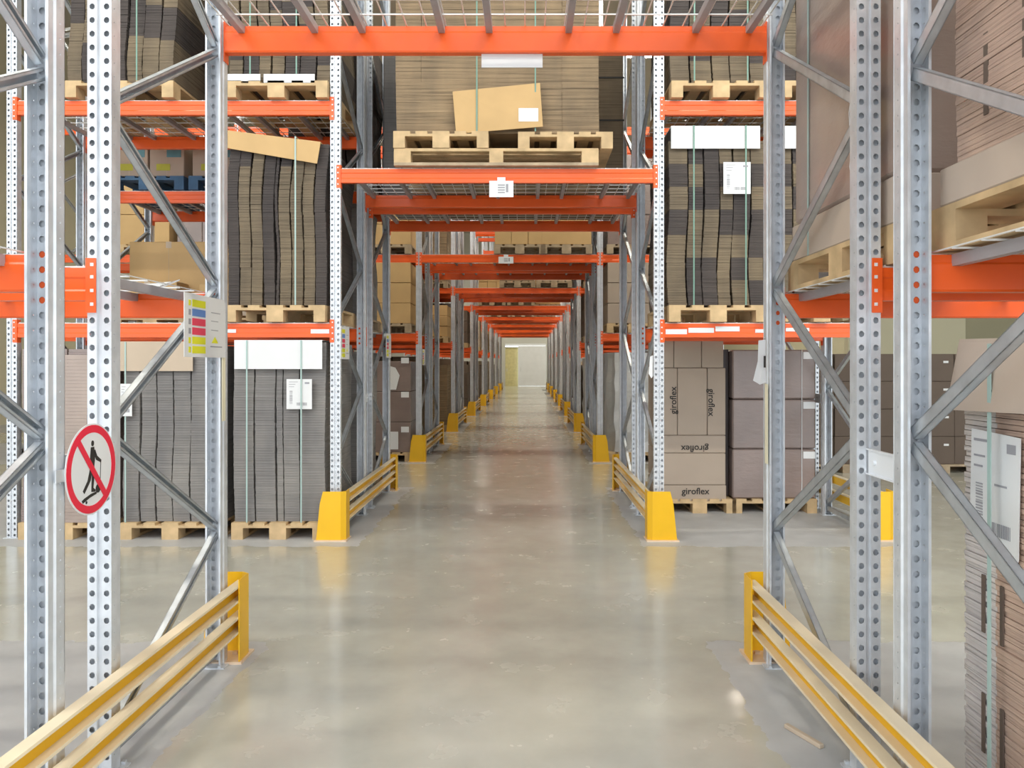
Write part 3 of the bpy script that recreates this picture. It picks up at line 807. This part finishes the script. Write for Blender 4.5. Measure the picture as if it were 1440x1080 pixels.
# ================================================================== SIGNS
def prohibition():
    c = Vector((-1.506, 2.712, Z_(659.5, 2.712))); rad = .158
    t = thing('prohibition_sign', tuple(c), 'round red and white no-riding sign between the left uprights', 'sign')
    # local plane: u = along +y (to the right in the photo), w = up ; faces +x
    def disc(r0, r1, x0, x1, n=48):
        m = MB()
        for k in range(n):
            a, b = 2*math.pi*k/n, 2*math.pi*(k+1)/n
            P = [(x0, r0*math.cos(a), r0*math.sin(a)), (x0, r1*math.cos(a), r1*math.sin(a)), (x0, r1*math.cos(b), r1*math.sin(b)), (x0, r0*math.cos(b), r0*math.sin(b))]
            if r0 == 0: P = P[:3]
            m.prism(P, (x1-x0,0,0))
        return m
    disc(0, rad, 0, .003).build('sign_plate', M_WHITE, t)
    d = disc(rad*.80, rad*.965, .003, .0042)
    # slash from upper left to lower right
    dv = Vector((0, math.cos(-math.radians(50)), math.sin(-math.radians(50)))); nv = Vector((0, -dv.z, dv.y))
    L, w = rad*.84, rad*.075
    d.prism([(.0042,)+tuple((dv*a+nv*b)[1:]) for a, b in ((-L,-w),(L,-w),(L,w),(-L,w))], (.0008,0,0))
    d.build('red_ring', M_RED, t)
    f = MB(); X0 = .0031
    def pl(pts): f.prism([(X0, u*rad, w*rad) for u, w in pts], (.0008,0,0))
    pl([(.02+.055*math.cos(a), .56+.065*math.sin(a)) for a in [k*math.pi/6 for k in range(12)]])
    pl([(-.05,.48),(.08,.48),(.12,.25),(.08,.02),(-.07,.02),(-.08,.25)])
    pl([(.07,.36),(.16,.18),(.36,.10),(.37,.16),(.2,.27),(.12,.42)])
    pl([(-.07,.04),(.03,.04),(-.06,-.25),(-.22,-.42),(-.30,-.50),(-.36,-.44),(-.18,-.24)])
    pl([(.0,.04),(.09,.04),(.08,-.25),(.05,-.42),(.14,-.48),(.13,-.52),(-.03,-.50),(-.02,-.25)])
    pl([(.24+.1*math.cos(a), -.46+.1*math.sin(a)) for a in [k*math.pi/5 for k in range(10)]])
    pl([(-.40,-.64),(-.30,-.60),(-.05,-.54),(.18,-.52),(.18,-.57),(-.1,-.62),(-.36,-.70)])
    pl([(-.22+.035*math.cos(a), -.70+.035*math.sin(a)) for a in [k*math.pi/4 for k in range(8)]])
    pl([(.34,.14),(.36,.14),(.33,-.4),(.31,-.4)])
    f.build('pictogram', M_BLACK, t)
    m = MB()
    for z in (-.04,.04): m.tube([(-.012,.15,z),(.004,.15,z)],.006,6)
    m.box(-.006,-.001,-.20,.165,-.02,.02)
    m.build('fixing_bolts', M_GALV, t)
prohibition()
def load_sign(x, y0, y1, z0, z1, label, s=1):
    t = thing('load_sign', (x, y0, z0), label, 'sign', 'rack load notices')
    W, H = y1-y0, z1-z0; c = H*.07
    MB().prism([(0,0,0),(0,W,0),(0,W,H-c*1.6),(0,W-c,H),(0,0,H)], (.003*s,0,0)).build('sign_plate', M_WHITE, t)
    a = .003*s
    def B(y_0,y_1,z_0,z_1,mat,nm): MB().prism([(a,W*y_0,H*z_0),(a,W*y_1,H*z_0),(a,W*y_1,H*z_1),(a,W*y_0,H*z_1)], (.0008*s,0,0)).build(nm, mat, t)
    for k, mt in enumerate((M_SYEL, M_SYEL, M_SRED, M_SRED, M_SBLUE, M_SYEL)):
        z = .06+k*.147
        B(.17,.48,z,z+.115,mt,'colour_panel'); B(.09,.14,z+.01,z+.10,M_GREYINK if mt is not M_SYEL else M_SYEL,'pictogram')
    MB().prism([(a,W*.63,H*.24),(a,W*.80,H*.24),(a,W*.715,H*.35)], (.0008*s,0,0)).build('warning_triangle', M_SYEL, t)
    B(.62,.85,.74,.755,M_GREYINK,'text_line'); B(.62,.8,.6,.612,M_GREYINK,'text_line'); B(.62,.8,.45,.462,M_GREYINK,'text_line')
    B(.60,.9,.17,.19,M_GREYINK,'text_line'); 
    return t
load_sign(-1.512, 3.46, 3.935, 1.547, 1.835, 'white load notice with coloured panels on the near left upright')
xl = T[1]['L0']+UW+.006
load_sign(xl, 6.79, 7.12, Z_(505,6.9), Z_(459,6.9), 'load notice on the second row front upright left of the aisle')
load_sign(xl, 9.0, 9.33, Z_(503,9.1), Z_(469,9.1), 'load notice on the second row rearmost upright left of the aisle')
load_sign(T[2]['L0']+UW+.006, 12.2, 12.5, 1.5, 1.75, 'load notice on the third row upright left of the aisle')
def strip(x, y, z0, z1, label, w=.035):
    o = MB().box(-.001, .001, -w/2, w/2, 0, z1-z0).build('marker_strip', M_PALEY); o.location = (x, y, z0); tag(o, label, 'strip')
strip(-1.5165, 3.93, Z_(592,3.93), Z_(503,3.93), 'pale yellow marker strip below the load notice on the left upright', .045)
strip(1.2105, 3.93, Z_(652,3.93), Z_(540,3.93), 'pale yellow marker strip on the side of the right upright', .045)
# hanging paper on the right upright
t = thing('hanging_paper', (1.2085, 3.93, Z_(538,3.9)), 'curled white paper hanging on the near right upright beside the aisle', 'paper')
d = 3.93
m = MB()
W_ = (1078-1060)*d/F; H_ = 60*d/F
m.prism([(-.005,-.01,H_),(-.045,-.025,H_*.98),(-.05,-.03,H_*.5),(-.078,-.045,H_*.05),(-.04,-.03,-.01),(-.003,-.01,0)], (0,.002,0)); m.build('paper_sheet', M_WHITE, t)
MB().box(-.022,-.012,-.035,-.032,H_*.35,H_*.62).build('print', M_BLACK, t)
t = thing('hanging_paper', (T[1]['R0'], 6.85, Z_(532,6.8)), 'small white paper hanging on the second row upright right of the aisle', 'paper')
MB().prism([(-.004,-.02,.2),(-.03,-.02,.19),(-.045,-.03,.04),(-.02,-.03,0),(-.003,-.02,.02)], (0,.002,0)).build('paper_sheet', M_WHITE, t)
# beam labels
def beam_label(px0, px1, py0, py1, yf, label):
    o = MB().box(X_(px0,yf), X_(px1,yf), 0, .0015, Z_(py1,yf), Z_(py0,yf)).build('beam_sticker', M_WHITE); o.location.y = yf-.0018
    tag(o, label, 'sticker', 'white stickers on the beams')
beam_label(318, 332, 463, 468, ys[1], 'narrow white sticker at the near left end of the lower left beam')
beam_label(437, 463, 463, 469, ys[1], 'narrow white sticker at the aisle end of the lower left beam')
beam_label(936, 966, 463, 470, ys[1], 'white sticker nearest the aisle on the lower right beam')
beam_label(968, 1004, 461, 468, ys[1], 'second white sticker from the aisle on the lower right beam')
beam_label(1006, 1040, 459, 466, ys[1], 'third white sticker from the aisle on the lower right beam')
beam_label(1062, 1092, 463, 468, ys[1], 'white sticker on the lower right beam beside the near upright')
beam_label(1105, 1138, 461, 466, ys[1], 'long white sticker on the lower right beam behind the diagonal brace')

# ================================================================== THIRD ROW AND BEYOND
def mat_choice(r): return r.choice([M_KRAFT, M_CARTON, M_B_GREY, M_B_OLIVE, M_DKCART, M_WRAP, M_KRAFT2, M_B_TAN])
NAMES = {M_KRAFT.name: 'tan kraft', M_CARTON.name: 'grey brown', M_B_GREY.name: 'grey', M_B_OLIVE.name: 'olive brown', M_DKCART.name: 'dark brown', M_WRAP.name: 'film-wrapped brown', M_KRAFT2.name: 'pale kraft', M_B_TAN.name: 'tan layered', M_B_DARK.name: 'dark layered', M_WRAPG.name: 'silver film-wrapped'}
FARL = {}
def far_load(x0, y0, z0, W, D, H, mat, label, seed=0, rows_=3, cols_=2):
    key = (round(W,2), round(D,2), round(H,2), mat.name, seed % 3)
    if key not in FARL:
        m = MB(); r = random.Random(seed)
        if mat in (M_KRAFT, M_CARTON, M_DKCART, M_KRAFT2, M_WRAP):
            for k in range(rows_):
                for c in range(cols_):
                    j = r.uniform(0,.012)
                    m.box(W*c/cols_+.003, W*(c+1)/cols_-.003, j, D-.02, H*k/rows_, H*(k+1)/rows_-.006)
            FARL[key] = m.mesh('carton_load', mat, .006)
        elif mat is M_WRAPG:
            m = MB(); n, q = 14, 10; base = 0
            for k in range(q+1):
                for j in range(n):
                    a = 2*math.pi*j/n; rr_ = .5*(1+.0*r.random())
                    cx, sy = math.cos(a), math.sin(a)
                    p = 4; den = (abs(cx)**p+abs(sy)**p)**(1/p)
                    m.v.append((W/2+W/2*cx/den*(1-r.uniform(0,.1)), D/2+D/2*sy/den*(1-r.uniform(0,.07)), H*k/q))
            for k in range(q):
                for j in range(n):
                    a0, a1 = k*n+j, k*n+(j+1) % n; m.f.append((a0,a1,a1+n,a0+n)); m.mi.append(0)
            m.f.append(tuple(range(n))); m.f.append(tuple(q*n+j for j in range(n))); m.mi += [0,0]
            FARL[key] = m.mesh('wrapped_load', mat)
        else:
            FARL[key] = columns(W, D, H, [0,.33,.66,1], .05, .01, .006, seed).mesh('board_load', mat)
    o = link('carton_load' if mat in (M_KRAFT, M_CARTON, M_DKCART, M_KRAFT2, M_WRAP) else 'board_load', FARL[key], loc=(x0, y0, z0))
    return tag(o, label, 'pallet load', 'loads on the far racks')
rf = random.Random(12)
for r in range(2, 9):
    X = T[r]; row = ORD[r]
    for h, hn in ((0,'front'), (1,'rear')):
        y = ys[r]+h*(FD+SP)-.04
        # over the aisle
        if not (r == 2 and h == 1 and False):
            x_ = {2: [-.49, .235]}.get(r, [X['L0']+UW+.15, X['L0']+UW+1.0, X['L0']+UW+1.82])
            for i, x0 in enumerate(x_):
                if r > 2 and rf.random() < .25: continue
                nm = ['left', 'middle', 'right'][i] if r > 2 else ['left', 'right'][i]
                mt = M_KRAFT if (r == 2 and h == 0) else rf.choice([M_KRAFT, M_KRAFT2, M_B_TAN, M_CARTON])
                z0 = 3.215+.0125 if r < 5 else 3.2155
                make_far_pallet(x0, y, z0, .8, 1.19, f"{nm} pallet over the aisle on the {hn} rack, {row} row")
                far_load(x0+.01, y+.02, z0+P2+.001, .78, 1.12, rf.choice([.8,1.1,1.3]), mt, f"{NAMES[mt.name]} load, {nm} one over the aisle, {hn} rack of the {row} row", rf.randrange(9), 4, 3 if i == 0 else 1)
        for sd in ('L', 'R'):
            if sd == 'L': xs_ = [X['L0']-.87, X['L0']-1.75] + ([X['L0']-2.65, X['L1']-.9, X['L1']-1.8] if r in (2,3) else [])
            else: xs_ = [X['R0']+UW+.06, X['R0']+UW+.94]
            for i, x0 in enumerate(xs_):
                for z, zn in ((0,'floor'), (1.99,'lower'), (3.215,'middle')):
                    if z > 3 and r > 3: continue
                    if rf.random() < .08 and not r == 2: continue
                    mt = mat_choice(rf); H = rf.choice([1.1,1.35,1.5]) if z == 0 else rf.choice([.7,.85,.95]) if z < 3 else 1.4
                    if r == 2 and h == 0 and sd == 'L' and i == 0:
                        mt = M_WRAP if z == 0 else M_KRAFT if z < 3 else M_KRAFT
                        H = 1.42 if z == 0 else .95
                    if r == 2 and sd == 'R' and z == 0 and i == 0: mt = M_WRAPG; H = 1.55
                    if r == 2 and sd == 'R' and z == 0 and i == 1: mt = M_CARTON; H = 1.6
                    if sd == 'R' and z == 0 and r == 3 and h == 0 and i == 0: mt = M_WSTEEL if False else M_WRAPG
                    zz = z+(.0005 if r > 2 or z == 0 else .0125)
                    pos = f"{['nearest the aisle', 'second from the aisle', 'third from the aisle', 'fourth from the aisle', 'fifth from the aisle'][i]}, {zn if zn == 'floor' else zn+' beams'}, {'left' if sd == 'L' else 'right'}"
                    make_far_pallet(x0, y, zz, .8, 1.19, f"pallet {pos}, {hn} rack, {row} row", M_WOOD if rf.random() < .5 else M_WOOD2)
                    far_load(x0+.01, y+.02, zz+P2+.001, .78, 1.12, H, mt, f"{NAMES[mt.name]} load {pos}, {hn} rack, {row} row", rf.randrange(9), 3, 1 if r == 2 and i == 0 else 2)
    
# labels on the third row wrapped cartons (left, beside the aisle)
for k, (px, py) in enumerate(((570,507),(570,555),(570,604))):
    yy = ys[2]-.04+.018
    o = MB().box(X_(px-6,yy), X_(px+5,yy), 0, .002, Z_(py+4,yy), Z_(py-4,yy)).build('carton_sticker', M_WHITE); o.location.y = yy-.0005
    tag(o, f"small white sticker on the {['top','middle','bottom'][k]} film-wrapped carton, third row left", 'sticker')
yy = ys[2]-.04+.017
o = MB().prism([(X_(548,yy),0,Z_(548,yy)),(X_(557,yy),0,Z_(548,yy)),(X_(562,yy),0,Z_(528,yy)),(X_(556,yy),0,Z_(517,yy)),(X_(549,yy),0,Z_(515,yy))], (0,.002,0)).build('loose_paper', M_WHITE); o.location.y = yy-.0005
tag(o, 'torn white paper stuck on the third row cartons left of the aisle', 'paper')
o = MB().box(X_(548,yy),X_(560,yy),0,.002,Z_(632,yy),Z_(607,yy)).build('carton_sticker', M_WHITE); o.location.y = yy-.0005
tag(o, 'larger white sheet low on the third row cartons left of the aisle', 'sticker')

# cartons standing beyond the lane on the right
rs = random.Random(3); yc = 10.9
for c in range(5):
    for k in range(4):
        x0 = 3.75+c*.56; H = .385
        o = MB().box(0, .55, 0, .5, 0, H-.003).build('dark_carton', M_DKCART, None, .006)
        o.location = (x0+rs.uniform(-.004,.004), yc+rs.uniform(0,.02), .0+k*H+.12)
        cn = ['nearest the aisle','second from the aisle','middle column','second from the right','rightmost column'][c]; kn = ['bottom','second','third','top'][k]
        tag(o, f"dark brown carton, {kn} of its column, {cn}, beyond the right-hand lane", 'carton', 'dark cartons beyond the right-hand lane')
        MB().box(.40,.47,-.003,-.001,H-.13,H-.10).build('carton_label', M_WHITE, o)
m = MB(); m.box(0, 2.8, 0, 1.0, .09, .118)
for x in (0,.66,1.35,2.05,2.7): m.box(x, x+.1, 0, 1.0, 0, .09)
o = m.build('long_skid', M_WOOD2); o.location = (3.75, yc-.03, .0005); tag(o, 'long dark wooden skid under the dark cartons on the right', 'skid')

# ================================================================== SHELL
FARY = 53.8
XL, XR = -13.0, 13.0
structure(MB().box(XL, XR, -9, FARY+.5, -.2, 0).build('floor', M_FLOOR))
structure(MB().box(XL, XR, -.2, FARY+.5, 10.5, 10.7).build('ceiling', M_CEIL))
structure(MB().box(XL-.2, XL, -.2, FARY+.5, 0, 10.5).build('wall_left', M_WALL))
structure(MB().box(XR, XR+.2, -.2, FARY+.5, 0, 10.5).build('wall_right', M_WALL))
# far wall with a doorway
dx0, dx1, dx2, dz = X_(710.5,FARY), X_(728.5,FARY), X_(767.5,FARY), Z_(486,FARY)
structure(MB().box(XL, dx0, FARY, FARY+.2, 0, 10.5).box(dx2, XR, FARY, FARY+.2, 0, 10.5).box(dx0, dx2, FARY, FARY+.2, dz, 10.5).build('wall_far', M_WALLG))
d1 = bpy.data.objects.new('door_1', None); COL.objects.link(d1); d1.location = (dx1, FARY-.12, 0); structure(d1)
m = MB(); W_ = dx2-dx1
for k in range(12): m.box(W_*k/12+.003, W_*(k+1)/12-.003, .0, .05, .01, dz-.02)
m.box(0, W_, .02, .06, .01, dz-.02); m.build('door_leaf', M_WSTEEL, d1)
MB().box(W_*.08,W_*.10,-.03,0,1.0,1.3).build('door_handle', M_GALV, d1)
MB().box(dx0-dx1, W_+.02, -.02, .03, dz, dz+.12).build('door_track', M_WSTEEL, d1)
d2 = bpy.data.objects.new('door_2', None); COL.objects.link(d2); d2.location = (dx0, FARY+.06, 0); structure(d2)
MB().box(0, dx1-dx0, 0, .05, 0, dz-.1).build('door_leaf', simple('yellow_cream_door', (.62,.56,.28), .6), d2)
MB().box(.1,.13,-.03,0,1.0,1.2).build('door_handle', M_GALV, d2)
# partition at the right, seen beyond the lane
structure(MB().box(6.6, 9.0, 16.0, 16.2, 0, 6.0).build('trim_1', M_WALL))
structure(MB().box(9.0, 12.9, 16.0, 16.2, 0, 6.0).build('trim_2', M_WALLD))

# ================================================================== LIGHT
def aisle_lamps(y, label, xs, e):
    for i, x in enumerate(xs):
        t = thing('ceiling_lamp', (x, y, 7.87), f"fluorescent strip lamp above {label}, {['left','middle','right'][i] if len(xs) > 2 or i == 0 else 'right'} of its line", 'ceiling lamp', 'strip lamps above the cross aisles')
        m = MB(); m.prism([(-.75,-.12,0),(-.75,.12,0),(-.75,.05,.09),(-.75,-.05,.09)], (1.5,0,0)); m.build('housing', M_HOUS, t)
        MB().tube([(-.7,-.04,-.02),(.7,-.04,-.02)],.018,8).tube([(-.7,.04,-.02),(.7,.04,-.02)],.018,8).build('tube', M_TUBE, t)
        for xx in (-.6,.6): MB().tube([(xx,0,.09),(xx,0,2.63)],.004,4).build('suspension_wire', M_GALV, t)
        ld = bpy.data.lights.new('lamp_light', 'AREA'); ld.shape = 'RECTANGLE'; ld.size = 1.4; ld.size_y = .22; ld.energy = e; ld.color = (1,.925,.76) if y > 0 else (.96,.98,1)
        lo = bpy.data.objects.new('lamp_light', ld); COL.objects.link(lo); lo.parent = t; lo.location = (0,0,-.05)
EN = 140
al = ['the open area in front of the racks', 'the aisle between nearest and second rows']+[f"the aisle between {ORD[i]} and {ORD[i+1]} rows" for i in range(1,8)]
yy_ = [.4, (A0+ROWD+ys[1])/2]+[(ys[i]+ROWD+ys[i+1])/2 for i in range(1,8)]
for i, y in enumerate(yy_):
    aisle_lamps(y, al[i], (-4.6, 2.1) if 0 < i < 4 else (-4.6, 2.1, 6.2), EN*(1.3 if i == 0 else .45 if i == 1 else 1.0))
aisle_lamps(ys[8]+ROWD+2.6, 'the clear strip before the far wall', (-2.4, 2.4), EN*1.3)

w = bpy.data.worlds.new('world'); SC.world = w; w.use_nodes = True
bg = w.node_tree.nodes['Background']; bg.inputs[0].default_value = (.89,.95,1,1); bg.inputs[1].default_value = 2.6

# ---- stickers and strips belong to what they are stuck on
bpy.context.view_layer.update()
def find(pred): return [o for o in COL.objects if o.parent is None and pred(o)][0]
def attach(o, t):
    mw = o.matrix_world.copy(); o.parent = t; o.matrix_parent_inverse = t.matrix_world.inverted(); o.matrix_world = mw
    for k in ('category', 'group'):
        if k in o: del o[k]
third = find(lambda o: o.name.startswith(('carton_load','board_load')) and 'nearest the aisle, floor, left, front rack, third' in o.get('label', ''))
for o in list(COL.objects):
    n = o.name.split('.')[0]
    if n in ('carton_sticker', 'loose_paper'): attach(o, third)
    elif n == 'beam_sticker':
        side = 'left' if 'left beam' in o['label'] else 'right'
        attach(o, find(lambda q: q.get('label') == f"lower orange beam in the first {side} bay, front edge of front rack, second row"))
    elif n == 'marker_strip':
        side = 'left' if 'left upright' in o['label'] else 'right'
        attach(o, find(lambda q: q.get('label') == f"grey perforated upright frame {side} of the aisle, rear rack of the nearest row"))

# ================================================================== CAMERA
cd = bpy.data.cameras.new('camera'); cam = bpy.data.objects.new('camera', cd); COL.objects.link(cam)
cam.location = (0, 0, CAMZ); cam.rotation_euler = (math.pi/2, 0, 0)
cd.sensor_width = 36; cd.lens = F/1440*36; cd.shift_x = (720-VX)/1440; cd.shift_y = -(540-VY)/1440
cd.clip_start = .05; cd.clip_end = 200
SC.camera = cam
vs = SC.view_settings
vs.view_transform = 'Standard'; vs.look = 'None'; vs.gamma = 1; vs.use_curve_mapping = False; vs.exposure = -0.05
SC.display_settings.display_device = 'sRGB'
